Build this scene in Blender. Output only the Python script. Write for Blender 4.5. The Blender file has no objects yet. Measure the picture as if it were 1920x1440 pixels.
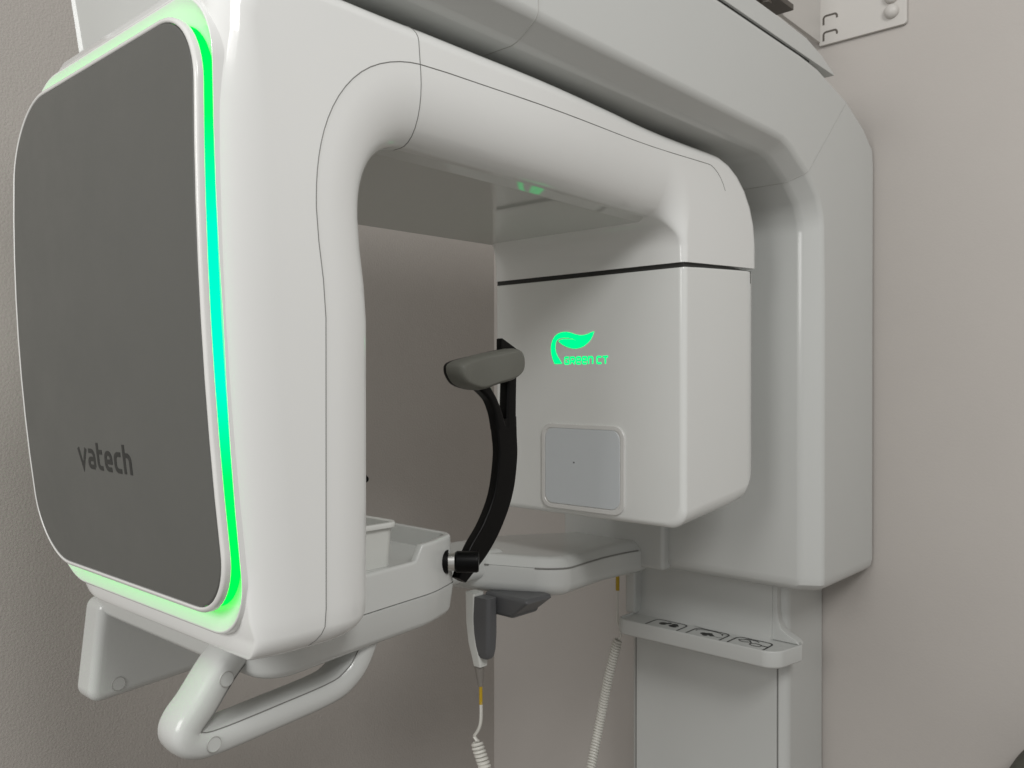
import bpy, bmesh, math, random
from mathutils import Vector, Matrix
random.seed(7)
sc = bpy.context.scene
S = 0.24            # design unit in metres
ZC = 1.45           # camera height above the floor (m)
# design axes: x = across the scanner, y = towards the back wall, z = height relative to the camera

# ------------------------------------------------------------------ camera
cd = bpy.data.cameras.new('camera'); cam = bpy.data.objects.new('camera', cd); sc.collection.objects.link(cam)
cam.location = (0, 0, ZC)
cam.rotation_euler = (math.radians(90 - 0.18), 0, math.radians(42.0))
cd.sensor_width = 36; cd.lens = 29.93; cd.clip_start = 0.02; cd.clip_end = 100
cd.dof.use_dof = True; cd.dof.focus_distance = 0.95; cd.dof.aperture_fstop = 18
sc.camera = cam
# ------------------------------------------------------------------ world + lamps
w = bpy.data.worlds.new('World'); sc.world = w; w.use_nodes = True
bg = w.node_tree.nodes['Background']; bg.inputs[0].default_value = (1.0, 0.985, 0.96, 1); bg.inputs[1].default_value = 0.36
def area(name, loc, target, size, power, col):
    l = bpy.data.lights.new(name, 'AREA'); l.shape = 'RECTANGLE'; l.size, l.size_y = size; l.energy = power; l.color = col
    o = bpy.data.objects.new(name, l); sc.collection.objects.link(o)
    o.location = Vector(loc) * S + Vector((0, 0, ZC)); t = Vector(target) * S + Vector((0, 0, ZC))
    o.rotation_euler = (t - o.location).to_track_quat('-Z', 'Y').to_euler(); return o
area('ceiling_lamp', (5.2, -0.8, 7.0), (-3.0, 4.0, -0.3), (0.8, 0.8), 34, (1, 0.99, 0.975))
area('rear_fill_lamp', (-2.4, -12.0, 4.6), (-4.0, 5.0, 0.0), (1.9, 1.4), 66, (1, 0.99, 0.975))  # added soft fill from behind the camera, no known source there
sc.view_settings.view_transform = 'Standard'; sc.view_settings.look = 'None'
sc.view_settings.exposure = 0; sc.view_settings.gamma = 1; sc.view_settings.use_curve_mapping = False
sc.render.engine = 'CYCLES'
sc.cycles.max_bounces = 8; sc.cycles.diffuse_bounces = 5; sc.cycles.glossy_bounces = 4

# ------------------------------------------------------------------ materials
def mat(name, col, rough=0.4, spec=0.5, metal=0, coat=0, bump=None, mottled=0, emit=None, es=0, rvar=0):
    m = bpy.data.materials.new(name); m.use_nodes = True; nt = m.node_tree; b = nt.nodes['Principled BSDF']
    b.inputs['Base Color'].default_value = (*col, 1); b.inputs['Roughness'].default_value = rough
    b.inputs['Specular IOR Level'].default_value = spec; b.inputs['Metallic'].default_value = metal
    b.inputs['Coat Weight'].default_value = coat; b.inputs['Coat Roughness'].default_value = 0.04
    tc = nt.nodes.new('ShaderNodeTexCoord')
    if mottled:
        n = nt.nodes.new('ShaderNodeTexNoise'); n.inputs['Scale'].default_value = 6; n.inputs['Detail'].default_value = 5
        mx = nt.nodes.new('ShaderNodeMix'); mx.data_type = 'RGBA'
        mx.inputs[6].default_value = (*[c * (1 - mottled) for c in col], 1); mx.inputs[7].default_value = (*[min(1, c * (1 + mottled)) for c in col], 1)
        nt.links.new(tc.outputs['Object'], n.inputs['Vector']); nt.links.new(n.outputs[0], mx.inputs[0]); nt.links.new(mx.outputs[2], b.inputs['Base Color'])
    if rvar:
        n = nt.nodes.new('ShaderNodeTexNoise'); n.inputs['Scale'].default_value = 14; n.inputs['Detail'].default_value = 6
        mr = nt.nodes.new('ShaderNodeMapRange'); mr.inputs[1].default_value = 0.3; mr.inputs[2].default_value = 0.7
        mr.inputs[3].default_value = rough - rvar; mr.inputs[4].default_value = rough + rvar
        nt.links.new(tc.outputs['Object'], n.inputs['Vector']); nt.links.new(n.outputs[0], mr.inputs[0]); nt.links.new(mr.outputs[0], b.inputs['Roughness'])
    if bump:
        last = None
        for sc_, st, det in bump:
            n = nt.nodes.new('ShaderNodeTexNoise'); n.inputs['Scale'].default_value = sc_; n.inputs['Detail'].default_value = det
            bp = nt.nodes.new('ShaderNodeBump'); bp.inputs['Strength'].default_value = st; bp.inputs['Distance'].default_value = 0.002
            nt.links.new(tc.outputs['Object'], n.inputs['Vector']); nt.links.new(n.outputs[0], bp.inputs['Height'])
            if last: nt.links.new(last.outputs[0], bp.inputs['Normal'])
            last = bp
        nt.links.new(last.outputs[0], b.inputs['Normal'])
    if emit:
        b.inputs['Emission Color'].default_value = (*emit, 1); b.inputs['Emission Strength'].default_value = es
    return m
M = dict(
    white=mat('gloss_white_plastic', (.78, .788, .772), .09, .5, bump=[(900, .008, 2)], mottled=.012),
    shell=mat('housing_plastic', (.74, .752, .733), .16, .5, bump=[(900, .012, 2)], mottled=.012),
    satin=mat('satin_white_plastic', (.57, .582, .565), .20, .5, bump=[(1100, .015, 2)], mottled=.015),
    mirror=mat('polished_white_plastic', (.60, .61, .585), .05, .7),
    gap=mat('panel_gap', (.03, .03, .028), .7),
    seam2=mat('pale_seam', (.40, .40, .38), .5),
    seam=mat('panel_seam', (.20, .20, .19), .6),
    grey=mat('grey_front_film', (.108, .110, .102), .38, .4, bump=[(1500, .03, 2)], rvar=.06, mottled=.03),
    letter=mat('dark_print', (.024, .025, .023), .45, .4),
    rim=mat('clear_white_rim', (.72, .72, .70), .2, .5),
    black=mat('black_plastic', (.002, .002, .002), .38, .15),
    pad=mat('grey_rubber', (.14, .141, .122), .55, .35, bump=[(1200, .06, 2)]),
    window=mat('pale_blue_window', (.60, .635, .655), .4, .4),
    frame=mat('window_frame_plastic', (.68, .68, .66), .25, .5),
    hand=mat('grey_switch_plastic', (.10, .102, .106), .4, .4),
    hand2=mat('mid_grey_switch_plastic', (.12, .122, .125), .4, .4),
    boot=mat('taupe_rubber', (.22, .205, .185), .55, .3),
    yellow=mat('yellow_sleeve', (.50, .33, .015), .45, .4),
    cord=mat('white_cord', (.66, .65, .60), .35, .4),
    metal=mat('brushed_pin', (.75, .75, .73), .3, .5, metal=1),
    print=mat('tray_print', (.05, .05, .048), .6, .2),
    paint=mat('painted_steel', (.56, .54, .51), .4, .4, bump=[(700, .05, 2)]),
    brown=mat('dark_steel', (.10, .088, .075), .5, .4),
    olive=mat('dark_olive', (.09, .09, .075), .7, .2, bump=[(600, .1, 3)]),
    bin=mat('white_bin_plastic', (.62, .63, .60), .35, .4),
    wall=mat('plaster_wall', (.485, .455, .424), .75, .25, bump=[(210, .5, 3), (60, .2, 2)], mottled=.03),
    wall_smooth=mat('smooth_plaster_wall', (.485, .457, .428), .75, .25, bump=[(210, .13, 3), (40, .10, 2)], mottled=.03),
    floor=mat('vinyl_floor', (.24, .22, .20), .4, .4, bump=[(90, .05, 3)], mottled=.08),
)
def led_mat():
    m = bpy.data.materials.new('green_led_strip'); m.use_nodes = True; nt = m.node_tree; b = nt.nodes['Principled BSDF']
    b.inputs['Base Color'].default_value = (.0, .02, .01, 1); b.inputs['Specular IOR Level'].default_value = 0
    tc = nt.nodes.new('ShaderNodeTexCoord'); sp = nt.nodes.new('ShaderNodeSeparateXYZ'); cr = nt.nodes.new('ShaderNodeValToRGB')
    mr = nt.nodes.new('ShaderNodeMapRange'); mr.inputs[1].default_value = -1.0 * S + ZC; mr.inputs[2].default_value = 1.45 * S + ZC
    nt.links.new(tc.outputs['Object'], sp.inputs[0]); nt.links.new(sp.outputs[2], mr.inputs[0]); nt.links.new(mr.outputs[0], cr.inputs[0])
    e = cr.color_ramp.elements; e[0].position = .12; e[0].color = (0, 1, .03, 1); e[1].position = .95; e[1].color = (0, 1, .03, 1)
    for p, c in ((.26, .045), (.40, .20), (.64, .19), (.80, .042)):
        k = cr.color_ramp.elements.new(p); k.color = (0, 1, c, 1)
    nt.links.new(cr.outputs[0], b.inputs['Emission Color']); b.inputs['Emission Strength'].default_value = 3.3
    return m
M['led'] = led_mat()
M['logo'] = mat('lit_green_logo', (.0, .02, .01), .6, .0, emit=(0, 1, .25), es=1.25)

# ------------------------------------------------------------------ helpers
def P(p): return Vector((p[0] * S, p[1] * S, p[2] * S + ZC))
def finish(name, bm, mats, parent=None, smooth=True, ang=38, recalc=True):
    if recalc: bmesh.ops.recalc_face_normals(bm, faces=bm.faces)
    for v in bm.verts: v.co = P(v.co)
    me = bpy.data.meshes.new(name); bm.to_mesh(me); bm.free()
    for m in (mats if isinstance(mats, (list, tuple)) else [mats]): me.materials.append(M[m])
    if smooth:
        for p in me.polygons: p.use_smooth = True
        me.set_sharp_from_angle(angle=math.radians(ang))
    o = bpy.data.objects.new(name, me); sc.collection.objects.link(o)
    if smooth:
        wn = o.modifiers.new('weighted_normal', 'WEIGHTED_NORMAL'); wn.keep_sharp = True; wn.weight = 80
    if parent is not None:
        o.parent = parent; o.matrix_parent_inverse = parent.matrix_world.inverted()
    return o
def thing(name, label, cat, loc):
    o = bpy.data.objects.new(name, None); sc.collection.objects.link(o); o.location = P(loc); o.empty_display_size = .05
    o['label'] = label; o['category'] = cat; bpy.context.view_layer.update(); return o
def tag(o, label, cat): o['label'] = label; o['category'] = cat
def fillet(poly, radii, seg=6):
    """closed 2D polygon with (elliptical) rounded corners; radii may be (r_in, r_out)"""
    out = []; n = len(poly)
    for i in range(n):
        V = Vector(poly[i]); A0 = Vector(poly[i - 1]); B0 = Vector(poly[(i + 1) % n]); r = radii[i]
        if not isinstance(r, (tuple, list)): r = (r, r)
        if r[0] <= 0: out.append(V); continue
        A = V + (A0 - V).normalized() * r[0]; B = V + (B0 - V).normalized() * r[1]
        w_ = .7071
        for k in range(seg + 1):
            t = k / seg; d = (1 - t) ** 2 + 2 * w_ * t * (1 - t) + t * t
            out.append((A * (1 - t) ** 2 + V * (2 * w_ * t * (1 - t)) + B * t * t) / d)
    return out
def add_loft(bm, rings, cap=(True, True), mi=0, closed_path=False):
    vs = [[bm.verts.new(p) for p in r] for r in rings]; n = len(rings[0])
    rng = range(len(vs)) if closed_path else range(len(vs) - 1)
    for a in rng:
        b = (a + 1) % len(vs)
        for i in range(n):
            f = bm.faces.new((vs[a][i], vs[a][(i + 1) % n], vs[b][(i + 1) % n], vs[b][i])); f.material_index = mi
    for c, r in ((cap[0], vs[0]), (cap[1], vs[-1])):
        if c:
            f = bm.faces.new(r); f.material_index = mi; f.normal_update()
            bmesh.ops.triangulate(bm, faces=[f])
    return vs
def add_tube(bm, pts, r, n=8, mi=0, cap=True, closed=False):
    pts = [Vector(p) for p in pts]; rings = []; up = None; N = len(pts)
    for i, p in enumerate(pts):
        a = pts[i - 1] if (i > 0 or closed) else p; b = pts[(i + 1) % N] if (i < N - 1 or closed) else p
        t = (b - a).normalized()
        if up is None:
            up = Vector((0, 0, 1)) if abs(t.z) < .9 else Vector((1, 0, 0))
        x = t.cross(up)
        if x.length < 1e-5: x = t.orthogonal()
        x.normalize(); up = x.cross(t).normalized()
        rr = r[i] if isinstance(r, (list, tuple)) else r
        rings.append([p + (x * math.cos(2 * math.pi * k / n) + up * math.sin(2 * math.pi * k / n)) * rr for k in range(n)])
    return add_loft(bm, rings, (cap and not closed, cap and not closed), mi, closed)
def add_box(bm, lo, hi, r=0, seg=3, mi=0):
    ret = bmesh.ops.create_cube(bm, size=1); vs = ret['verts']
    for v in vs: v.co = Vector([lo[i] + (v.co[i] + .5) * (hi[i] - lo[i]) for i in range(3)])
    fs = {f for v in vs for f in v.link_faces}
    for f in fs: f.material_index = mi
    if r > 0:
        es = list({e for v in vs for e in v.link_edges})
        bmesh.ops.bevel(bm, geom=es + vs, offset=r, segments=seg, affect='EDGES', profile=.5, clamp_overlap=True, material=mi)
def inset2(poly, d):
    n = len(poly); out = []
    for i in range(n):
        p = Vector(poly[i]); a = Vector(poly[i - 1]); b = Vector(poly[(i + 1) % n])
        e1 = (p - a); e2 = (b - p)
        if e1.length < 1e-9: e1 = e2
        if e2.length < 1e-9: e2 = e1
        n1 = Vector((-e1.y, e1.x)).normalized(); n2 = Vector((-e2.y, e2.x)).normalized(); m = (n1 + n2)
        if m.length < 1e-6: m = n1
        m.normalize(); out.append(p + m * d / max(.4, m.dot(n1)))
    return out
def add_prism(bm, poly, stations, axis='z', mi=0, warp=None):
    """stations: list of (height, inset); poly counter-clockwise"""
    area_ = sum(poly[i - 1][0] * poly[i][1] - poly[i][0] * poly[i - 1][1] for i in range(len(poly)))
    if area_ < 0: poly = poly[::-1]
    rings = []
    for h, ins in stations:
        q = inset2(poly, ins) if abs(ins) > 1e-9 else poly
        if axis == 'z': ring = [Vector((a, b, h)) for a, b in q]
        elif axis == 'y': ring = [Vector((a, h, b)) for a, b in q]
        else: ring = [Vector((h, a, b)) for a, b in q]
        if warp: ring = [warp(p) for p in ring]
        rings.append(ring)
    return add_loft(bm, rings, (True, True), mi)
def rounds(h0, h1, r0, r1, n=4):
    st = []
    for k in range(n + 1):
        t = math.pi / 2 * k / n; st.append((h0 + r0 * (1 - math.cos(t)), r0 * (1 - math.sin(t))))
    for k in range(n + 1):
        t = math.pi / 2 * k / n; st.append((h1 - r1 * (1 - math.sin(t)), r1 * (1 - math.cos(t))))
    return st
def lerp(a, b, t): return a + (b - a) * t
def smooth01(t): t = max(0, min(1, t)); return t * t * (3 - 2 * t)
def catmull(pts, n=8):
    pts = [Vector(p) for p in pts]; out = []
    for i in range(len(pts) - 1):
        p0 = pts[max(0, i - 1)]; p1 = pts[i]; p2 = pts[i + 1]; p3 = pts[min(len(pts) - 1, i + 2)]
        for k in range(n):
            t = k / n
            out.append(.5 * ((2 * p1) + (p2 - p0) * t + (2 * p0 - 5 * p1 + 4 * p2 - p3) * t * t + (3 * p1 - p0 - 3 * p2 + p3) * t ** 3))
    out.append(pts[-1]); return out

# ------------------------------------------------------------------ setting
WY, WX, FZ, CZ = 7.88, -7.4, -ZC / S, 5.4
def sheet(name, a, b, c, d, m):
    bm = bmesh.new(); bm.faces.new([bm.verts.new(p) for p in (a, b, c, d)])
    o = finish(name, bm, m, smooth=False, recalc=False); o['kind'] = 'structure'; return o
sheet('wall_back', (WX, WY, FZ), (7, WY, FZ), (7, WY, CZ), (WX, WY, CZ), 'wall_smooth')
sheet('wall_side', (WX, -6, FZ), (WX, WY, FZ), (WX, WY, CZ), (WX, -6, CZ), 'wall')
sheet('floor', (WX, -6, FZ), (7, -6, FZ), (7, WY, FZ), (WX, WY, FZ), 'floor')

# ------------------------------------------------------------------ scanner
root = thing('dental_scanner', 'white wall mounted dental x-ray scanner with green light outline around a grey front panel', 'dental scanner', (-3.97, 7.4, FZ))

# ---- overhead arm and column (one L-shaped profile) ----
AN, AF = -2.70, -4.80
def arm_ring(O, I, ins=0, cu=.15, cv=.10, r=.035):
    O = Vector(O); I = Vector(I); L = (I - O).length; e = (I - O) / L
    a, b = ins, L - ins; n_, f_ = AN - ins, AF + ins
    poly = [(a, f_), (a, n_), (b - cv, n_), (b, n_ - cu), (b, f_ + cu), (b - cv, f_)]
    q = fillet(poly, [.05, .05, r, r, r, r], 4)
    return [Vector((u, O.x + e.x * v, O.y + e.y * v)) for v, u in q]
def mix2(A, B, t): return (lerp(A[0], B[0], t), lerp(A[1], B[1], t))
armst = [((1.752, 2.48), (1.885, 1.65), .02), ((1.745, 2.485), (1.875, 1.645), .008), ((1.74, 2.49), (1.87, 1.64), .0), ((2.2, 2.49), (2.25, 1.69), .0),
         ((3.19, 2.49), (3.19, 1.69), 0), ((4.6, 2.49), (4.6, 1.69), 0), ((6.05, 2.49), (5.78, 1.69), 0)]
corner = [((6.30, 2.49), (5.92, 1.69)), ((6.62, 2.475), (6.05, 1.665)), ((7.22, 2.365), (6.33, 1.54)), ((7.62, 2.22), (6.52, 1.41)), ((7.84, 2.08), (6.60, 1.28)), ((7.86, 1.95), (6.62, 1.18))]
bm = bmesh.new()
rings = [arm_ring(O, I, i) for O, I, i in armst] + [arm_ring(O, I) for O, I in corner[:3]]
vs = add_loft(bm, rings, (True, False))
def ring_seam(bm, ring, r, mi, k0=0, k1=None):
    add_tube(bm, ring[k0:k1], r, 6, mi)
ring_seam(bm, rings[4], .0035, 1)
overhead = finish('overhead_arm', bm, ['satin', 'seam2'], root, ang=28)
bm = bmesh.new()
colst = [(O, I, 0) for O, I in corner[2:]] + [((7.86, z), (6.62, z), 0) for z in (.6, -.3, -1.2, -1.58)]
for k in range(1, 5):
    t = math.pi / 2 * k / 4; colst.append(((7.86, -1.60 - .1 * math.sin(t)), (6.62, -1.60 - .1 * math.sin(t)), .1 * (1 - math.cos(t))))
rings = [arm_ring(O, I, i) for O, I, i in colst]
add_loft(bm, rings, (False, True))
ring_seam(bm, [p for p in rings[0]], .003, 1)
column = finish('column', bm, ['satin', 'seam2'], root, ang=28)
bm = bmesh.new()   # top cover of the arm
rg = []
for y, z1 in ((1.80, 2.66), (3.5, 2.66), (5.9, 2.66), (6.4, 2.65), (6.7, 2.60), (6.95, 2.52)):
    rg.append([Vector((u, y, z)) for u, z in fillet([(AF, 2.503), (AN - .01, 2.503), (AN - .01, max(z1, 2.515)), (AF, max(z1, 2.515))], [.004, .004, .01, .01], 3)])
add_loft(bm, rg)
finish('top_cover', bm, 'satin', root)
bm = bmesh.new(); add_box(bm, (AF + .1, 1.9, 2.485), (AN - .03, 6.5, 2.51)); finish('cover_gap', bm, 'gap', root, smooth=False)

# ---- gantry: a C-shaped shell ----
def front(z):
    q = 1.1 - z
    return 1.565 + .034 * q * q if q > 0 else 1.565 + .01 * q * q
def inner_leg(z):   # inner contour of the left leg
    return 2.285 - .045 * smooth01((z - .25) / .45)
def near(y): return -2.80 - .05 * smooth01((y - 1.6) / 2.0) - .10 * smooth01((y - 3.2) / 1.6)
UF = -4.69
# outer contour of the leg top as a polyline
oc = [Vector((front(z), z)) for z in [.6 + .05 * i for i in range(18)]]
A = Vector((front(1.46), 1.46)); V = Vector((1.57, 1.60)); B = Vector((1.82, 1.605))
for k in range(17):
    t = k / 16; d = (1 - t) ** 2 + 2 * .7071 * t * (1 - t) + t * t
    oc.append((A * (1 - t) ** 2 + V * (2 * .7071 * t * (1 - t)) + B * t * t) / d)
oc.append(Vector((4.2, 1.655)))
oc2 = [Vector((4.2, 1.655)), Vector((5.48, 1.652))]
for k in range(1, 21):
    t = math.radians(90 - 90 * k / 20); oc2.append(Vector((5.48 + .65 * math.cos(t), 1.04 + .612 * math.sin(t))))
oc2.append(Vector((6.13, .5)))
def hit(c, d, line):
    best = None
    for a, b in zip(line[:-1], line[1:]):
        e = b - a; den = d.x * e.y - d.y * e.x
        if abs(den) < 1e-9: continue
        ac = a - c; t = (ac.x * e.y - ac.y * e.x) / den; s_ = (ac.x * d.y - ac.y * d.x) / den
        if t > 0 and -1e-4 <= s_ <= 1.0001 and (best is None or t < best): best = t
    return c + d * best
# station: O, I, near_u, far_u, (ro_v, ro_u), (ri_v, ri_u), inset
ST = []
LZ = [-1.06, -.9, -.7, -.45, -.2, .05, .25, .4, .55, .68]
def leg_far(z):
    return UF + .16 * smooth01((-.55 - z) / .5)
for z in LZ:
    ST.append([(front(z), z), (inner_leg(z), z), near(1.6), leg_far(z), (.20, .055), (.22, .12), 0, .275])
base = ST[0]; cap0 = []
rb = .13
for k in range(6):
    t = math.pi / 2 * k / 6; zz = -1.04 + rb * (1 - math.sin(t)) - rb * 0
    cap0.append([(front(-1.04), -1.04 - rb * .0), (inner_leg(-1.04), -1.04), base[2], base[3], base[4], base[5], rb * (1 - math.sin(t)), (rb * (1 - math.cos(t)))])
C1 = Vector((2.59, .72)); n1 = 18
for k in range(n1 + 1):
    th = math.radians(180 - 90 * k / n1); t = k / n1
    dv = Vector((math.cos(th), math.sin(th))); ri = .35
    I = C1 + dv * ri
    O = hit(C1, dv, oc)
    s_ = smooth01(t)
    nu = lerp(near(1.6), near(2.6), s_) - .06 * math.sin(math.pi * min(1, t * 1.3)) * 0
    uf_ = UF + .17 * smooth01((O.y - 1.12) / .42) * (1 - smooth01((t - .5) / .4))
    ST.append([tuple(O), tuple(I), nu, uf_, (lerp(.20, .12, smooth01((t - .15) / .6)), lerp(.055, .24, smooth01((t - .15) / .6))), (.22 + .08 * s_, .12 + .05 * s_), 0, lerp(.275, .335, smooth01(t * 1.4))])
for y in [2.6 + .2 * i for i in range(1, 11)]:
    t = (y - 2.6) / 2.22
    O = hit(Vector((y, 1.0)), Vector((0, 1)), oc + oc2)
    ST.append([tuple(O), (y, lerp(1.07, 1.10, t)), near(y), UF, (.12, .24), (.30 + .08 * smooth01(t), .18), 0, .335 + .08 * t])
C2 = Vector((4.80, .90)); n2 = 14
for k in range(n2 + 1):
    th = math.radians(90 - 90 * k / n2); t = k / n2; dv = Vector((math.cos(th), math.sin(th)))
    I = C2 + dv * .20; O = hit(C2, dv, oc2); s_ = smooth01(t)
    ST.append([tuple(O), tuple(I), near(I.x), UF, (.12 + .02 * s_, lerp(.24, .14, smooth01((t - .5) / .5))), (lerp(.38, .05, smooth01(t * 1.15)), lerp(.18, .05, smooth01(t * 1.15))), 0, .41])
ST.append([(6.13, .86), (5.0, .80), near(5.0), UF, (.14, .14), (.045, .045), 0, .41])
def gring(st, ins=0):
    O = Vector(st[0]); I = Vector(st[1]); L = (I - O).length; e = (I - O) / L
    n_, f_ = st[2] - ins, st[3] + ins; a, b = ins * .22, L - ins
    k = max(.25, 1 - ins / .4); sv = max(a + .1, b - st[7])
    ro, ri = st[4], st[5]
    sv = max(a + ro[0] * k + .01, min(sv, b - ri[0] * k - .005))
    poly = [(a, f_), (a, n_), (sv, n_), (b, n_), (b, f_)]
    q = fillet(poly, [(ro[1] * k, ro[0] * k), (ro[1] * k, ro[0] * k)[::-1] if 0 else (ro[1] * k, ro[0] * k), 0, (ri[0] * k, ri[1] * k), (ri[1] * k * .8, ri[0] * k * .5)], 9)
    return [Vector((u, O.x + e.x * v, O.y + e.y * v)) for v, u in q]
rings = []
for k in range(7):
    t = math.pi / 2 * k / 7
    r0 = gring(ST[0], rb * (1 - math.sin(t))); dz = -rb * math.cos(t) + rb * .9
    rings.append([p + Vector((0, 0, dz)) for p in r0])
rings = [[p - Vector((0, 0, 0)) for p in r] for r in rings]
for i, st in enumerate(ST):
    if i == 0: continue
    rings.append(gring(st))
bm = bmesh.new(); add_loft(bm, rings, (True, True))
SEAM = 20   # ring index of the seam vertex (two ten-point corners come first)
nb = 7
ib = nb + len(LZ) + n1
line = [r[SEAM] for r in rings[3:ib]]
line += [Vector((near(y), y, lerp(1.408, 1.515, (y - 2.6) / 2.8))) for y in [2.7 + .1 * i for i in range(27)]]
line += [Vector((near(5.3), 5.30 + .30 * math.sin(a_), 1.215 + .30 * math.cos(a_))) for a_ in [math.radians(10 * i) for i in range(1, 7)]]
add_tube(bm, line, .0024, 6, 1)
jx = ib - 2   # transverse joint at the start of the beam
add_tube(bm, rings[jx][12:38], .0024, 6, 1)
gantry = finish('gantry', bm, ['white', 'seam'], root, ang=40)
# polished plate under the beam
bm = bmesh.new(); rg = []
for y in [2.40 + .15 * i for i in range(18)]:
    zb = 1.052 + .0135 * (y - 2.6); n_ = near(y)
    rg.append([Vector((u, y, zb + dz)) for u, dz in ((-4.655, .02), (-4.655, .003), (-4.652, 0), (n_ - .29, 0), (n_ - .283, .0006), (n_ - .278, .0018), (n_ - .16, .0285), (n_ - .14, .036), (n_ - .128, .05), (n_ - .14, .06), (n_ - .29, .03))])
add_loft(bm, rg)
finish('underside_plate', bm, 'mirror', gantry, ang=60)

# front panel, white rim and LED strip
PU0, PU1, PZ0, PZ1 = -4.66, -2.862, -.865, 1.335
def panel_outline(off, n=14):
    pts = [(PU0 - off, PZ0 - off), (PU1 + off, PZ0 - off), (PU1 + off, PZ1 + off), (PU0 - off, PZ1 + off)]
    q = fillet(pts, [.30 + off, .24 + off, .27 + off, .34 + off], n)
    # subdivide straights and let the far side bulge a little
    out = []
    for i in range(len(q)):
        a = q[i]; b = q[(i + 1) % len(q)]; m = 8 if (a - b).length > .4 else 1
        for k in range(m): out.append(a.lerp(b, k / m))
    res = []
    for p in out:
        t = (p.y - PZ0) / (PZ1 - PZ0)
        bul = 4 * t * (1 - t) if 0 < t < 1 else 0
        g = (p.x - PU1) / (PU0 - PU1)
        res.append(Vector((p.x - .05 * (bul - .5) * g, p.y)))
    return res
def on_front(q, dy): return [Vector((p.x, front(p.y) + dy, p.y)) for p in q]
bm = bmesh.new()
o0 = panel_outline(0); c = Vector(((PU0 + PU1) / 2, (PZ0 + PZ1) / 2))
rg = [on_front(o0, -.048), on_front(o0, -.074), on_front([p.lerp(c, .006) for p in o0], -.078)]
for s_ in (.15, .3, .45, .6, .75, .9): rg.append(on_front([p.lerp(c, s_) for p in o0], -.078))
add_loft(bm, rg, (False, True))
panel = finish('front_panel', bm, 'grey', gantry, ang=60)
bm = bmesh.new()
o1 = panel_outline(.0015); o2 = panel_outline(.012); o3 = panel_outline(.024)
add_loft(bm, [on_front(o1, -.0485), on_front(o1, -.072), on_front(panel_outline(.006), -.078), on_front(o2, -.078), on_front(panel_outline(.019), -.075), on_front(o3, -.068), on_front(o3, -.0485)], (False, False), closed_path=True)
finish('panel_rim', bm, 'rim', gantry, ang=70)
bm = bmesh.new()
o4 = panel_outline(.012); o5 = panel_outline(.0)
add_loft(bm, [on_front(o5, -.0475), on_front(o4, -.0475), on_front(o4, -.001), on_front(o5, -.001)], (False, False), closed_path=True)
finish('light_strip', bm, 'led', gantry, ang=30)

# shallow dished surround that catches the strip's light
def surround(f):
    ox, oz, on = .012 * f, .115 * f, .022 * f
    q = fillet([(PU0 - ox, PZ0 - oz), (PU1 + on, PZ0 - oz), (PU1 + on, PZ1 + oz), (PU0 - ox, PZ1 + oz)], [.30 + ox, .24 + on, .27 + on, .34 + ox], 14)
    out = []
    for i in range(len(q)):
        a = q[i]; b = q[(i + 1) % len(q)]; m = 8 if i % 15 == 14 else 1
        for k in range(m): out.append(a.lerp(b, k / m))
    res = []
    for p in out:
        t = max(0, min(1, (p.y - PZ0) / (PZ1 - PZ0))); bul = 4 * t * (1 - t); g = (p.x - PU1) / (PU0 - PU1)
        res.append(Vector((p.x - .05 * (bul - .5) * g, p.y)))
    return res
def lifted(f, k):
    base_ = surround(0); q = surround(f)
    return [Vector((p.x, front(p.y) - k * min(.12, abs(p.y - b_.y)), p.y)) for p, b_ in zip(q, base_)]
bm = bmesh.new()
rg = [on_front(surround(0), -.0006), lifted(.25, .03), lifted(.5, .06), lifted(.75, .115), lifted(.95, .17), lifted(1.0, .168), lifted(1.06, .12)]
rg.append([Vector((p.x, front(p.y) + .03, p.y)) for p in surround(1.12)])
add_loft(bm, rg, (False, False))
finish('panel_surround', bm, 'white', gantry, ang=70)

# stroke lettering
def ribbon(bm, pts, wd, fn, h0, mi=0, closed=False):
    pts = [Vector(p) for p in pts]; n = len(pts); L = []; R = []
    for i, p in enumerate(pts):
        a = pts[i - 1] if (i > 0 or closed) else p; b = pts[(i + 1) % n] if (i < n - 1 or closed) else p
        d1 = (p - a); d2 = (b - p)
        if d1.length < 1e-9: d1 = d2
        if d2.length < 1e-9: d2 = d1
        n1_ = Vector((-d1.y, d1.x)).normalized(); n2_ = Vector((-d2.y, d2.x)).normalized(); m = (n1_ + n2_).normalized()
        k = wd / 2 / max(.45, m.dot(n1_)); L.append(p + m * k); R.append(p - m * k)
    rings = []
    for l, r in zip(L, R): rings.append([fn(l, 0), fn(l, h0), fn(r, h0), fn(r, 0)])
    add_loft(bm, rings, (not closed, not closed), mi, closed)
def arc(cx, cy, rx, ry, a0, a1, n=8):
    return [(cx + rx * math.cos(math.radians(lerp(a0, a1, k / n))), cy + ry * math.sin(math.radians(lerp(a0, a1, k / n)))) for k in range(n + 1)]
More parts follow.
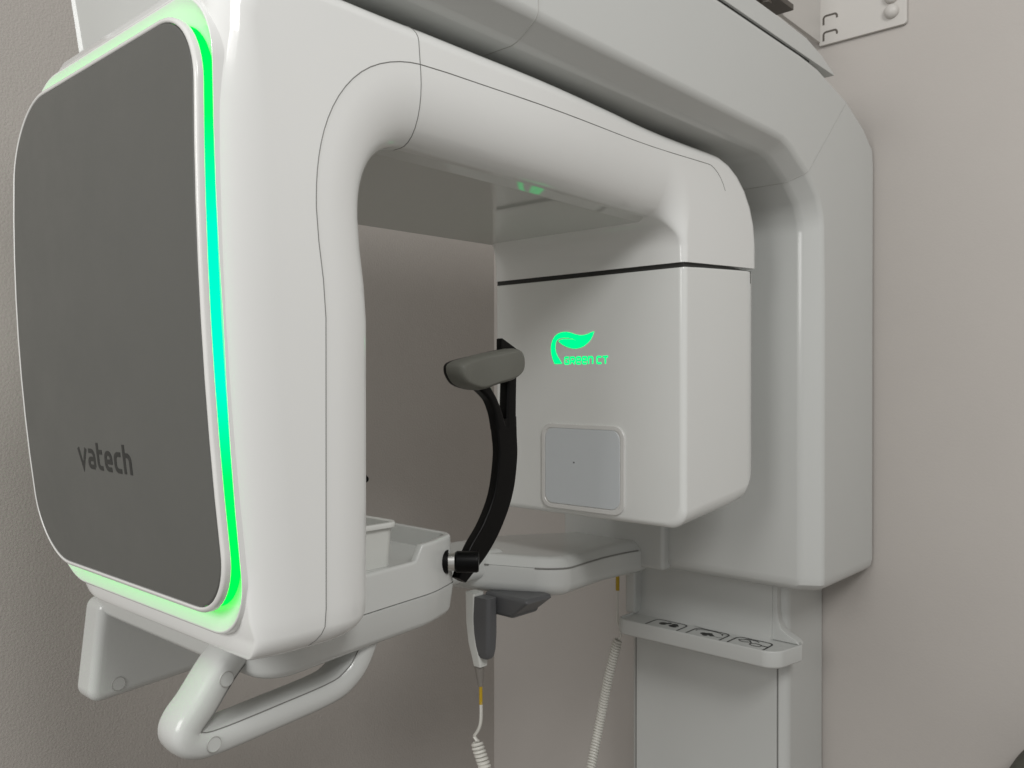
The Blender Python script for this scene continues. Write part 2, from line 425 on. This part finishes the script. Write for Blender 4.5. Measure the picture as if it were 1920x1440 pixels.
GL = {  # glyph: (width, strokes); x-height 1
    'v': (.86, [[(0, 1), (.43, .02), (.86, 1)]]),
    'a': (.78, [[(.08, .90)] + arc(.40, .58, .30, .32, 90, 0, 5) + [(.70, .10), ], [(.70, .5), (.30, .5)] + arc(.30, .30, .22, .20, 90, 270, 8) + [(.70, .10)]]),
    't': (.62, [[(.12, 1.35), (.12, .38)] + arc(.38, .38, .26, .28, 180, 270, 5) + [(.60, .10)], [(.12, .9), (.60, .9)]]),
    'e': (.80, [[(.10, .47), (.70, .47), (.70, .62)] + arc(.40, .62, .30, .28, 0, 180, 9) + [(.10, .38)] + arc(.38, .38, .28, .28, 180, 270, 5) + [(.70, .10)]]),
    'c': (.72, [[(.70, .90), (.40, .90)] + arc(.38, .62, .28, .28, 90, 180, 5) + [(.10, .38)] + arc(.38, .38, .28, .28, 180, 270, 5) + [(.70, .10)]]),
    'h': (.80, [[(.10, 1.4), (.10, 0)], [(.10, .90), (.40, .90)] + arc(.40, .60, .30, .30, 90, 0, 5) + [(.70, 0)]]),
    'G': (1, [[(.95, .92), (.25, .92)] + arc(.25, .77, .15, .15, 90, 180, 3) + [(.10, .23)] + arc(.25, .23, .15, .15, 180, 270, 3) + [(.90, .08), (.90, .50), (.5, .50)]]),
    'R': (1, [[(.10, 0), (.10, .92), (.75, .92)] + arc(.75, .77, .15, .15, 90, 0, 3) + [(.90, .45), (.2, .40)], [(.50, .40), (.92, 0)]]),
    'E': (1, [[(.20, .50), (.90, .50), (.90, .77)] + arc(.75, .77, .15, .15, 0, 90, 3) + [(.25, .92)] + arc(.25, .77, .15, .15, 90, 180, 3) + [(.10, .23)] + arc(.25, .23, .15, .15, 180, 270, 3) + [(.95, .08)]]),
    'N': (1, [[(.10, 0), (.10, .92), (.70, .92)] + arc(.70, .72, .2, .2, 90, 0, 3) + [(.90, 0)]]),
    'C': (1, [[(.95, .92), (.25, .92)] + arc(.25, .77, .15, .15, 90, 180, 3) + [(.10, .23)] + arc(.25, .23, .15, .15, 180, 270, 3) + [(.95, .08)]]),
    'T': (1, [[(0, .92), (1, .92)], [(.50, .92), (.50, 0)]]),
}
def word(bm, text, sp, wd, fn, mi=0):
    x = 0; k = 0
    for ch in text:
        if ch == ' ': x += .45; continue
        wch, strokes = GL[ch]
        for st in strokes:
            k += 1; ribbon(bm, [(x + a, b) for a, b in st], wd, fn, 1 + .15 * k, mi)
        x += wch + sp
    return x - sp
tot = sum(GL[c_][0] for c_ in 'vatech') + .24 * 5
sx = .535 / tot; sz = .088
def vfn(p, h):
    z = -.388 + p.y * sz; u = -4.045 + p.x * sx - .05 * (p.y * sz)
    return Vector((u, front(z) - .0782 - .0006 * h, z))
bm = bmesh.new(); word(bm, 'vatech', .24, .23, vfn); finish('panel_lettering', bm, 'letter', gantry, smooth=False)

# ---- tube head housing below the slit ----
N5 = near(5.0)
def hring(y, t, zt, zb, ins, rs=.13):
    n_, f_ = N5 - ins, UF + ins
    q = fillet([(f_, zb + ins), (n_, zb + ins), (n_, zt - ins * .2), (f_, zt - ins * .2)], [max(.02, .10 - ins * .3), max(.02, rs - ins * .3), .012, .012], 7)
    return [Vector((u, y, z)) for u, z in q]
bm = bmesh.new(); rg = []
for k in range(6):
    t = math.pi / 2 * k / 5; rg.append(hring(5.0 + .045 * (1 - math.sin(t)), 0, .768, -1.0, .045 * (1 - math.cos(t)) if 0 else .045 * (1 - math.sin(math.pi / 2 - t)) * 0 + .045 * (1 - math.cos(math.pi / 2 - t))))
rg = []
for k in range(6):
    t = math.pi / 2 * k / 5   # front edge rounding
    rg.append(hring(5.0 + .045 * (1 - math.cos(t)), 0, .770, -1.0, .045 * (1 - math.sin(t))))
for y in (5.25, 5.5, 5.7): rg.append(hring(y, 0, .770 + .062 * (y - 5.0), -1.0 + .10 * (y - 5.0), 0))
for k in range(1, 8):
    t = math.pi / 2 * k / 7
    y = 5.83 + .30 * math.sin(t); ins = .30 * (1 - math.cos(t))
    r_ = hring(y, 0, .770 + .062 * (y - 5), -1.0 + .10 * (y - 5), 0)
    r2 = []
    for p in r_:
        z = p.z
        if z < .2: z = z + (ins if z < -.6 else 0) * smooth01((-.3 - p.z) / .5)
        u = p.x - (ins * .42 if p.x > -3.8 else -ins * .42)
        r2.append(Vector((u, p.y, z)))
    rg.append(r2)
add_loft(bm, rg)
head = finish('tube_head', bm, 'shell', root, ang=40)
bm = bmesh.new(); add_box(bm, (UF + .012, 5.02, .74), (N5 - .02, 6.0, .83)); finish('slit', bm, 'gap', root, smooth=False)
# sensor window
wq = fillet([(-4.185, -.955), (-3.425, -.955), (-3.425, -.318), (-4.185, -.318)], [.09] * 4, 8)
wi = fillet([(-4.145, -.915), (-3.465, -.915), (-3.465, -.352), (-4.145, -.352)], [.07] * 4, 8)
bm = bmesh.new(); add_prism(bm, wq, [(5.01, 0), (4.988, 0), (4.984, .004), (4.984, .03), (4.989, .034), (4.989, .036)], 'y'); finish('window_frame', bm, 'frame', head)
bm = bmesh.new(); add_prism(bm, wi, [(4.99, 0), (4.9835, 0), (4.982, .0015)], 'y'); finish('sensor_window', bm, 'window', head)
bm = bmesh.new(); add_tube(bm, [(-3.87, 4.982, -.60), (-3.87, 4.979, -.60)], .005, 8); finish('window_mark', bm, 'letter', head, smooth=False)
# lit logo: leaf and lettering
leaf = [(-4.0662, .1311), (-4.0847, .1655), (-4.0979, .2036), (-4.1028, .2455), (-4.0994, .2795), (-4.0881, .3095), (-4.0662, .3391), (-4.0419, .3552), (-4.0129, .3654), (-3.9794, .3698), (-3.946, .3685), (-3.9082, .3603), (-3.866, .3468), (-3.8288, .3399), (-3.7919, .3397), (-3.7553, .3464), (-3.7281, .3556), (-3.6974, .3632), (-3.7077, .3374), (-3.7281, .3053), (-3.7553, .2806), (-3.7919, .2578), (-3.8335, .2453), (-3.8754, .2419), (-3.9176, .2475), (-3.9603, .2606), (-3.9985, .2785), (-4.0322, .3021), (-4.0105, .3127), (-3.9794, .3173), (-3.9365, .3166), (-3.8941, .3115), (-3.8637, .3053), (-3.8941, .3163), (-3.9365, .3241), (-3.9794, .3267), (-4.0178, .3231), (-4.0468, .3101), (-4.0574, .2859), (-4.0613, .252), (-4.054, .2178), (-4.0371, .1873), (-4.0154, .1605), (-3.9947, .132)]
bm = bmesh.new()
add_loft(bm, [[Vector((u, 5.002, z)) for u, z in leaf], [Vector((u, 4.9965, z)) for u, z in leaf]], (False, True))
tw = 7 + .20 * 6 + .45
def gfn(p, h): return Vector((-3.975 + p.x * .400 / (tw), 5.001 - .0012 * h, .127 + p.y * .055))
word(bm, 'GREEN CT', .20, .27, gfn)
finish('lit_logo', bm, 'logo', head, smooth=False)

# ---- lower column and accessory tray ----
bm = bmesh.new()
lp = fillet([(-4.80, 7.09), (-3.17, 7.09), (-3.17, 7.86), (-4.80, 7.86)], [.09, .09, .01, .01], 6)
add_prism(bm, lp, [(FZ, 0), (-1.66, 0)])
finish('lower_column', bm, 'satin', root)
bm = bmesh.new()
add_box(bm, (-4.72, 7.083, FZ + .2), (-3.26, 7.10, -2.45), .006, 2)
for u in (-4.727, -3.253): add_box(bm, (u - .0055, 7.0865, FZ + .2), (u + .0055, 7.11, -2.40), mi=1)
finish('access_panel', bm, ['satin', 'seam'], root)
# tray: front lip, sunken floor, curved riser
bm = bmesh.new()
tq = fillet([(-4.66, 6.63), (-3.06, 6.63), (-2.99, 7.02), (-3.06, 7.10), (-4.66, 7.10)], [.10, .13, .03, .02, .02], 6)
add_prism(bm, tq, [(-2.385, .03), (-2.375, .012), (-2.36, 0), (-2.245, 0), (-2.236, .006), (-2.234, .016), (-2.236, .024), (-2.250, .030), (-2.252, .04)])
pr = [(6.93, -2.256), (6.965, -2.246), (6.992, -2.215), (7.008, -2.15), (7.015, -2.03), (7.015, -1.78), (7.005, -1.735), (7.0, -1.66), (7.12, -1.66), (7.12, -2.256)]
us = [-4.63, -4.45, -4.0, -3.6, -3.27]
rv = add_loft(bm, [[Vector((u, y, z)) for y, z in pr] for u in us], (False, False))
for ring in (rv[0], rv[-1]):      # end faces fan out from the hidden lower back corner
    for k in range(len(ring) - 2): bm.faces.new((ring[-1], ring[k], ring[k + 1]))
add_box(bm, (-4.73, 6.90, -2.25), (-4.615, 7.11, -1.675), .022, 3)
add_prism(bm, [(-3.275, -2.25), (-3.03, -2.25), (-3.06, -2.215), (-3.13, -2.185), (-3.19, -2.14), (-3.215, -2.08), (-3.225, -2.0), (-3.23, -1.675), (-3.275, -1.675)], [(7.022, .006), (7.028, 0), (7.115, 0)], 'y')
tray = finish('accessory_tray', bm, 'satin', root, ang=45)
bm = bmesh.new()
TZ = -2.2514
def tf(p, h): return Vector((p.x, p.y, TZ + .0006 * h))
for i, uc in enumerate((-4.20, -3.775, -3.37)):
    x0, x1, y0, y1 = uc - .165, uc + .165, 6.685, 6.915
    ribbon(bm, [(x0, y0)] + [(x0, y1 - .05)] + arc(x0 + .05, y1 - .05, .05, .05, 180, 90, 4) + arc(x1 - .05, y1 - .05, .05, .05, 90, 0, 4) + [(x1, y0)], .016, tf, 1)
    if i == 0:    # earrings
        for dx, dy, rx, ry in ((-.045, .02, .04, .038), (-.005, .06, .02, .03), (.07, .01, .045, .035), (.06, .05, .03, .025)):
            ribbon(bm, arc(uc + dx, 6.80 + dy, rx * .55, ry * .55, 0, 345, 12), rx, tf, 2 + dx * 3)
    if i == 1:    # necklace and pendant
        ribbon(bm, arc(uc - .01, 6.845, .13, .055, 200, -10, 14), .010, tf, 2)
        for dx, dy, r_ in ((-.035, 0, .03), (.01, .012, .035), (-.005, -.025, .03), (.05, -.012, .022)):
            ribbon(bm, arc(uc + dx, 6.79 + dy, r_ * .5, r_ * .5, 0, 345, 10), r_, tf, 2.3 + dx * 3)
        ribbon(bm, [(uc + .06, 6.775), (uc + .12, 6.765), (uc + .15, 6.78)], .006, tf, 1.6)
    if i == 2:    # spectacles
        for dx, dy in ((-.07, .04), (.055, -.01)):
            ribbon(bm, arc(uc + dx, 6.80 + dy, .052, .034, 0, 350, 16), .011, tf, 2 + dx)
        ribbon(bm, [(uc - .02, 6.845), (uc + .0, 6.82), (uc + .005, 6.80)], .012, tf, 2.4)
        ribbon(bm, [(uc - .10, 6.865), (uc - .06, 6.895), (uc + .02, 6.89), (uc + .05, 6.87)], .011, tf, 2.6)
        ribbon(bm, [(uc + .105, 6.80), (uc + .16, 6.80)], .014, tf, 2.8)
finish('pictograms', bm, 'print', tray, smooth=False)

# ---- patient support: table block, neck, chin unit, handles ----
def warp_t(p): return Vector((p.x, p.y, p.z - .080 * (p.y - 5.03)))
bm = bmesh.new()
tp = fillet([(-3.97, 4.96), (-4.22, 5.9), (-4.30, 6.4), (-4.30, 6.66), (-5.1, 6.66), (-5.30, 5.5), (-5.05, 4.50), (-4.6, 4.55)], [.20, .15, .10, .0, .0, .35, .25, .2], 8)
add_prism(bm, tp, [(-1.635, .095), (-1.628, .06), (-1.608, .028), (-1.58, .008), (-1.54, 0), (-1.432, 0), (-1.418, .004), (-1.415, .01), (-1.412, .004), (-1.405, .012), (-1.36, .045), (-1.345, .065), (-1.338, .09)], warp=warp_t)
add_box(bm, (-5.2, 6.53, -1.695), (-4.07, 6.70, -.95), .035, 4)
add_tube(bm, [warp_t(Vector((a, b, -1.415))) for a, b in tp if b < 6.5 and a > -5.2], .0065, 6, 1)
table = finish('support_table', bm, ['satin', 'seam'], root, ang=50)
bm = bmesh.new(); add_box(bm, (-5.0, 2.9, -1.50), (-4.46, 4.9, -1.30), .06, 4); finish('support_neck', bm, 'satin', root)

def chin_poly():
    q = fillet([(-4.78, 1.86), (-3.00, 1.86), (-3.09, 2.42), (-3.155, 2.92), (-3.27, 3.20), (-4.45, 3.24), (-4.62, 2.9), (-4.70, 2.4)], [.17, .22, .25, .07, .09, .15, .17, .2], 8)
    out = []
    for i in range(len(q)):
        a, b = q[i], q[(i + 1) % len(q)]; m = max(1, int((b - a).length / .04))
        for k in range(m): out.append(a.lerp(b, k / m))
    return out
cp = chin_poly()
bm = bmesh.new()
add_prism(bm, cp, [(-1.245, .085), (-1.24, .06), (-1.225, .035), (-1.20, .018), (-1.12, .006), (-1.08, 0), (-1.066, 0)])
def rim_step(p): return Vector((p.x, p.y, p.z + (.075 * max(0, min(1, (p.y - 2.80) / .035)) if p.z > -.9065 else 0)))
add_prism(bm, cp, [(-1.061, .003), (-1.0, .008), (-.905, .016), (-.893, .020), (-.888, .028), (-.888, .050), (-.894, .056), (-.910, .064)], warp=rim_step)
chin = finish('chin_unit', bm, 'satin', root, ang=45)
bm = bmesh.new(); add_prism(bm, cp, [(-1.068, .010), (-1.059, .010)]); finish('unit_seam', bm, 'seam', chin)

def handle_loop(u, pts, rx, ry, name):
    path = catmull(pts, 7)
    bm = bmesh.new(); rings = []
    n = 16
    for i, p in enumerate(path):
        a = path[max(0, i - 1)]; b = path[min(len(path) - 1, i + 1)]; t = (b - a).normalized()
        nrm = Vector((-t.y, t.x))
        rings.append([Vector((u + rx * math.copysign(abs(math.cos(q)) ** .6, math.cos(q)), p.x + nrm.x * ry * math.copysign(abs(math.sin(q)) ** .8, math.sin(q)), p.y + nrm.y * ry * math.copysign(abs(math.sin(q)) ** .8, math.sin(q)))) for q in [2 * math.pi * k / n for k in range(n)]])
    add_loft(bm, rings)
    add_tube(bm, [r[2] + Vector((.001, 0, 0)) for r in rings[2:-2]], .0028, 5, 1)
    return finish(name, bm, ['satin', 'seam'], root, ang=60)
h1 = handle_loop(-3.26, [Vector(p) for p in ((1.86, -1.12), (1.79, -1.19), (1.705, -1.30), (1.65, -1.36), (1.635, -1.405), (1.675, -1.445), (1.775, -1.455), (2.05, -1.435), (2.31, -1.41), (2.41, -1.375), (2.49, -1.30), (2.58, -1.12))], .098, .066, 'handle')
for y_, z_ in ((1.785, -1.205), (1.73, -1.452)):
    bm = bmesh.new(); add_tube(bm, [(-3.20, y_, z_), (-3.1605, y_, z_)], .030, 16); add_tube(bm, [(-3.1603, y_ + .030 * math.cos(q), z_ + .030 * math.sin(q)) for q in [math.pi * k / 12 for k in range(24)]], .002, 5, 1, closed=True); finish('screw_cap', bm, ['satin', 'seam2'], h1)
bm = bmesh.new()
hp = fillet([(1.86, -1.15), (1.80, -1.685), (3.0, -1.60), (3.0, -1.15)], [.05, .08, .2, .05], 6)
add_prism(bm, hp, rounds(-4.76, -4.56, .045, .045, 5), 'x')
h2 = finish('handle', bm, 'satin', root)
bm = bmesh.new(); add_tube(bm, [(-4.565, 1.95, -1.60), (-4.557, 1.95, -1.60)], .035, 16); add_tube(bm, [(-4.5568, 1.95 + .035 * math.cos(q), -1.60 + .035 * math.sin(q)) for q in [math.pi * k / 12 for k in range(24)]], .002, 5, 1, closed=True); finish('screw_cap', bm, ['satin', 'seam2'], h2)

# bite stick behind the left leg
bm = bmesh.new(); add_tube(bm, [(-4.05, 2.95, -.95), (-4.05, 2.95, -.60), (-4.02, 2.95, -.555), (-3.94, 2.95, -.54), (-3.84, 2.95, -.54)], .016, 10)
add_tube(bm, [(-3.83, 2.95, -.54), (-3.755, 2.95, -.54), (-3.735, 2.95, -.54)], [.024, .026, .016], 12, 1)
finish('bite_stick', bm, ['bin', 'black'], root)

# ---- head support: black arm, pad, pivot ----
HU = -3.26
bm = bmesh.new()
def band(pts, wid, th, u, mi=0):
    path = catmull([Vector(p) for p in pts], 8); n = len(path); rings = []
    for i, p in enumerate(path):
        a = path[max(0, i - 1)]; b = path[min(n - 1, i + 1)]; t = (b - a).normalized(); nr = Vector((-t.y, t.x))
        f = i / (n - 1) * (len(wid) - 1); k = min(int(f), len(wid) - 2); wv = lerp(wid[k], wid[k + 1], f - k) / 2
        uu = u + (0 if not callable(th) else 0)
        q = fillet([(-wv, -.035), (wv, -.035), (wv, .035), (-wv, .035)], [.016] * 4, 3)
        rings.append([Vector((uu + y, p.x + nr.x * x, p.y + nr.y * x)) for x, y in q])
    add_loft(bm, rings, (True, True), mi)
def blade(Lp, Rp, u, hw=.03):
    Lc = catmull([Vector(p) for p in Lp], 6); Rc = catmull([Vector(p) for p in Rp], 6); rings = []
    for l, r in zip(Lc, Rc):
        e = (r - l); wv = e.length; e /= wv
        q = fillet([(0, -hw), (wv, -hw), (wv, hw), (0, hw)], [.012] * 4, 3)
        rings.append([Vector((u + y, l.x + e.x * x, l.y + e.y * x)) for x, y in q])
    add_loft(bm, rings)
blade([(3.165, -1.045), (3.25, -.90), (3.36, -.775), (3.445, -.62), (3.482, -.42), (3.472, -.30), (3.458, -.22)],
      [(3.225, -1.08), (3.40, -.945), (3.52, -.80), (3.605, -.63), (3.640, -.44), (3.636, -.30), (3.632, -.20)], HU)
band([(3.585, -.26), (3.588, -.12), (3.592, .0), (3.595, .10)], [.085, .082, .08, .08], 0, HU - .003)
band([(3.505, -.26), (3.475, -.17), (3.425, -.085), (3.35, -.02), (3.27, .03)], [.075, .06, .055, .07, .12], 0, HU - .002)
# pointed upper end behind the pad
add_prism(bm, [(3.545, .05), (3.72, .05), (3.72, .17), (3.558, .245), (3.548, .24)], rounds(HU - .055, HU - .015, .004, .004, 2), 'x')
hs = finish('head_support', bm, 'black', root, ang=45)
bm = bmesh.new()
po = [(3.115, .060), (3.14, .102), (3.2954, .1372), (3.46, .168), (3.5992, .1866), (3.655, .150), (3.665, .09), (3.64, .045), (3.5675, .009), (3.44, -.020), (3.3267, -.0485), (3.195, -.027), (3.14, .008)]
def closed_curve(pts, n=4):
    ext = [pts[-1]] + pts + pts[:2]; c_ = catmull([Vector(p) for p in ext], n); return c_[n:n + n * len(pts)]
pq = closed_curve(po)
add_prism(bm, pq, [(HU - .03, .004), (HU - .02, 0), (HU + .03, 0), (HU + .06, .005), (HU + .078, .014), (HU + .086, .026)], 'x',
          warp=lambda p: Vector((p.x + .012 * math.sin((p.y - 3.05) / .6 * math.pi * 3.2), p.y, p.z)))
finish('temple_pad', bm, 'pad', hs, ang=50)
bm = bmesh.new()
add_prism(bm, [Vector((p.x + .016, p.y)) for p in pq], [(HU - .06, .008), (HU - .05, 0), (HU - .028, 0), (HU - .022, .004)], 'x')
finish('pad_backing', bm, 'black', hs, ang=50)
bm = bmesh.new()
ax = Vector((.743, .669, 0)); p0 = Vector((-3.245, 3.075, -.945))
add_tube(bm, [p0 - ax * .012, p0 + ax * .02], .062, 24)
add_tube(bm, [p0 + ax * .055, p0 + ax * .065, p0 + ax * .17, p0 + ax * .18], [.048, .056, .056, .05], 24)
pv = finish('pivot', bm, 'black', hs)
bm = bmesh.new(); add_tube(bm, [p0 + ax * .022, p0 + ax * .056], .046, 20); finish('pivot_pin', bm, 'metal', hs)

# ---- switch holder under the table ----
bm = bmesh.new()
add_box(bm, (-4.45, 4.62, -1.74), (-4.02, 4.92, -1.58), .03, 3)
for v in bm.verts:
    if v.co.z < -1.66 and v.co.x > -4.2: v.co.x -= .13
finish('switch_holder', bm, 'hand', root)

# ------------------------------------------------------------------ hand switch and its coiled cord
sw = thing('exposure_switch', 'grey hand switch hanging under the support table on a coiled white cord', 'hand switch', (-4.42, 4.57, -1.6))
bm = bmesh.new()
def hsw(zs, cx, wu, wy, r, mi=0):
    rings = []
    for z, dx, a, b in zs:
        q = fillet([(cx + dx - a, 4.56 - b), (cx + dx + a, 4.56 - b), (cx + dx + a, 4.56 + b), (cx + dx - a, 4.56 + b)], [r * min(1, a / .06)] * 4, 4)
        rings.append([Vector((x, y, z)) for x, y in q])
    add_loft(bm, rings, (True, True), mi)
hsw([(-1.60, 0, .085, .05), (-1.75, -.005, .09, .055), (-1.88, -.004, .088, .055), (-1.98, .0, .08, .05), (-2.03, .005, .065, .045), (-2.05, .01, .045, .035)], -4.378, .09, .05, .03)
finish('switch_body', bm, 'hand', sw)
bm = bmesh.new()
hsw([(-1.58, 0, .05, .055), (-1.80, .005, .045, .058), (-1.95, .025, .045, .055), (-2.06, .055, .042, .048), (-2.12, .062, .038, .04)], -4.485, .05, .05, .02)
finish('switch_shell', bm, 'bin', sw)
bm = bmesh.new(); add_tube(bm, [(-4.435, 4.56, -2.115), (-4.435, 4.56, -2.13), (-4.428, 4.56, -2.2), (-4.42, 4.56, -2.275)], [.030, .037, .030, .018], 14); finish('strain_relief', bm, 'boot', sw)
bm = bmesh.new(); add_tube(bm, [(-4.42, 4.56, -2.27), (-4.418, 4.56, -2.41)], .013, 10); finish('cord_sleeve', bm, 'yellow', sw)
bm = bmesh.new(); add_tube(bm, [(-4.79, 6.86, -1.72), (-4.79, 6.86, -2.04)], .019, 10); finish('cord_sleeve', bm, 'yellow', sw)
bm = bmesh.new()
def helix(axis, r, pitch):
    ax = catmull([Vector(p) for p in axis], 40); out = []; ph = 0; last = ax[0]; up = Vector((0, 1, 0))
    L = 0; cum = [0]
    for a, b in zip(ax[:-1], ax[1:]): L += (b - a).length; cum.append(L)
    steps = int(L / pitch * 12); j = 0
    for i in range(steps + 1):
        s_ = L * i / steps
        while j < len(cum) - 2 and cum[j + 1] < s_: j += 1
        f = (s_ - cum[j]) / max(1e-9, cum[j + 1] - cum[j]); p = ax[j].lerp(ax[j + 1], f); t = (ax[j + 1] - ax[j]).normalized()
        x = t.cross(up).normalized(); y = x.cross(t); an = 2 * math.pi * i / 12
        k = min(1, i / 10, (steps - i) / 10)
        out.append(p + (x * math.cos(an) + y * math.sin(an)) * r * (.35 + .65 * k))
    return out
lead1 = catmull([(-4.418, 4.56, -2.39), (-4.418, 4.56, -2.52), (-4.44, 4.56, -2.60), (-4.49, 4.56, -2.67)], 6)
coil = helix([(-4.47, 4.56, -2.70), (-4.40, 4.57, -2.85), (-4.33, 4.6, -3.05), (-4.25, 4.8, -3.5), (-4.4, 5.4, -4.0), (-4.75, 6.2, -4.0), (-4.93, 6.70, -3.5), (-4.87, 6.82, -2.9), (-4.80, 6.88, -2.52)], .038, .027)
lead2 = catmull([(-4.765, 6.88, -2.49), (-4.765, 6.87, -2.42), (-4.79, 6.86, -2.34), (-4.79, 6.86, -2.2), (-4.79, 6.86, -2.0)], 6)
add_tube(bm, list(lead1) + coil + list(lead2), .0125, 6)
finish('coiled_cord', bm, 'cord', sw)

# ------------------------------------------------------------------ white bin in the chin tray
bm = bmesh.new()
bq = fillet([(-3.88, 2.10), (-3.235, 2.10), (-3.235, 2.74), (-3.88, 2.74)], [.05, .05, .06, .05], 6)
add_prism(bm, bq, [(-.912, .02), (-.909, .015), (-.715, .002), (-.713, -.018), (-.700, -.020), (-.690, -.014), (-.688, 0), (-.694, .012), (-.89, .03)])
o = finish('plastic_bin', bm, 'bin', None, ang=45); tag(o, 'small white plastic bin with a rolled rim sitting in the chin tray', 'bin')

# ------------------------------------------------------------------ wall bracket
br = thing('wall_bracket', 'pale steel wall bracket with two slots and dome bolts above the column', 'bracket', (-2.8, 7.87, 3.13))
bm = bmesh.new()
def slotted():
    add_prism(bm, fillet([(-3.20, 3.13), (-2.42, 3.13), (-2.42, 3.62), (-3.20, 3.62)], [.01, .03, .03, .01], 4), rounds(7.84, 7.874, .006, .004, 2), 'y')
slotted(); add_box(bm, (-3.225, 6.9, 3.16), (-3.185, 7.86, 3.62), .008, 2)
finish('bracket_plate', bm, 'paint', br)
for zc in (3.215, 3.365):
    bm = bmesh.new()
    ribbon(bm, [(-3.155, zc - .05)] + arc(-3.13, zc + .005, .025, .025, 180, 90, 4) + arc(-3.055, zc + .005, .025, .025, 90, 0, 4) + [(-3.03, zc - .012)], .018, lambda p, h: Vector((p.x, 7.8395 - .002 * h, p.y)), 1)
    finish('slot', bm, 'brown', br, smooth=False)
for z in (3.265, 3.40):
    bm = bmesh.new(); rg = []
    for k in range(7):
        t = math.pi / 2 * k / 6; r_ = .062 * math.cos(t) + .002; y = 7.842 - .015 - .05 * math.sin(t)
        rg.append([Vector((-2.545 + r_ * math.cos(q), y, z + r_ * math.sin(q))) for q in [2 * math.pi * j / 18 for j in range(18)]])
    rg.insert(0, [Vector((p.x, 7.842, p.z)) for p in rg[0]])
    add_loft(bm, rg); finish('bolt', bm, 'paint', br)
bm = bmesh.new(); add_box(bm, (-3.75, 5.6, 3.15), (-3.065, 6.98, 3.20), .006, 2); add_tube(bm, [(-3.15, 6.62, 3.15), (-3.15, 6.62, 3.11)], .05, 6)
finish('mounting_arm', bm, 'brown', br)

# ------------------------------------------------------------------ made-up dark block in place of an unidentified dark patch, lower right
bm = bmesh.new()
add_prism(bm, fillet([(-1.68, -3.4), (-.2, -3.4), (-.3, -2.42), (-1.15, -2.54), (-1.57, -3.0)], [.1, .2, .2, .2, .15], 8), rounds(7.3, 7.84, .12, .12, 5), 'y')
o = finish('dark_corner_block', bm, 'olive', None); tag(o, 'dark olive rounded block standing in for an unidentified dark patch at the lower right corner', 'placeholder')
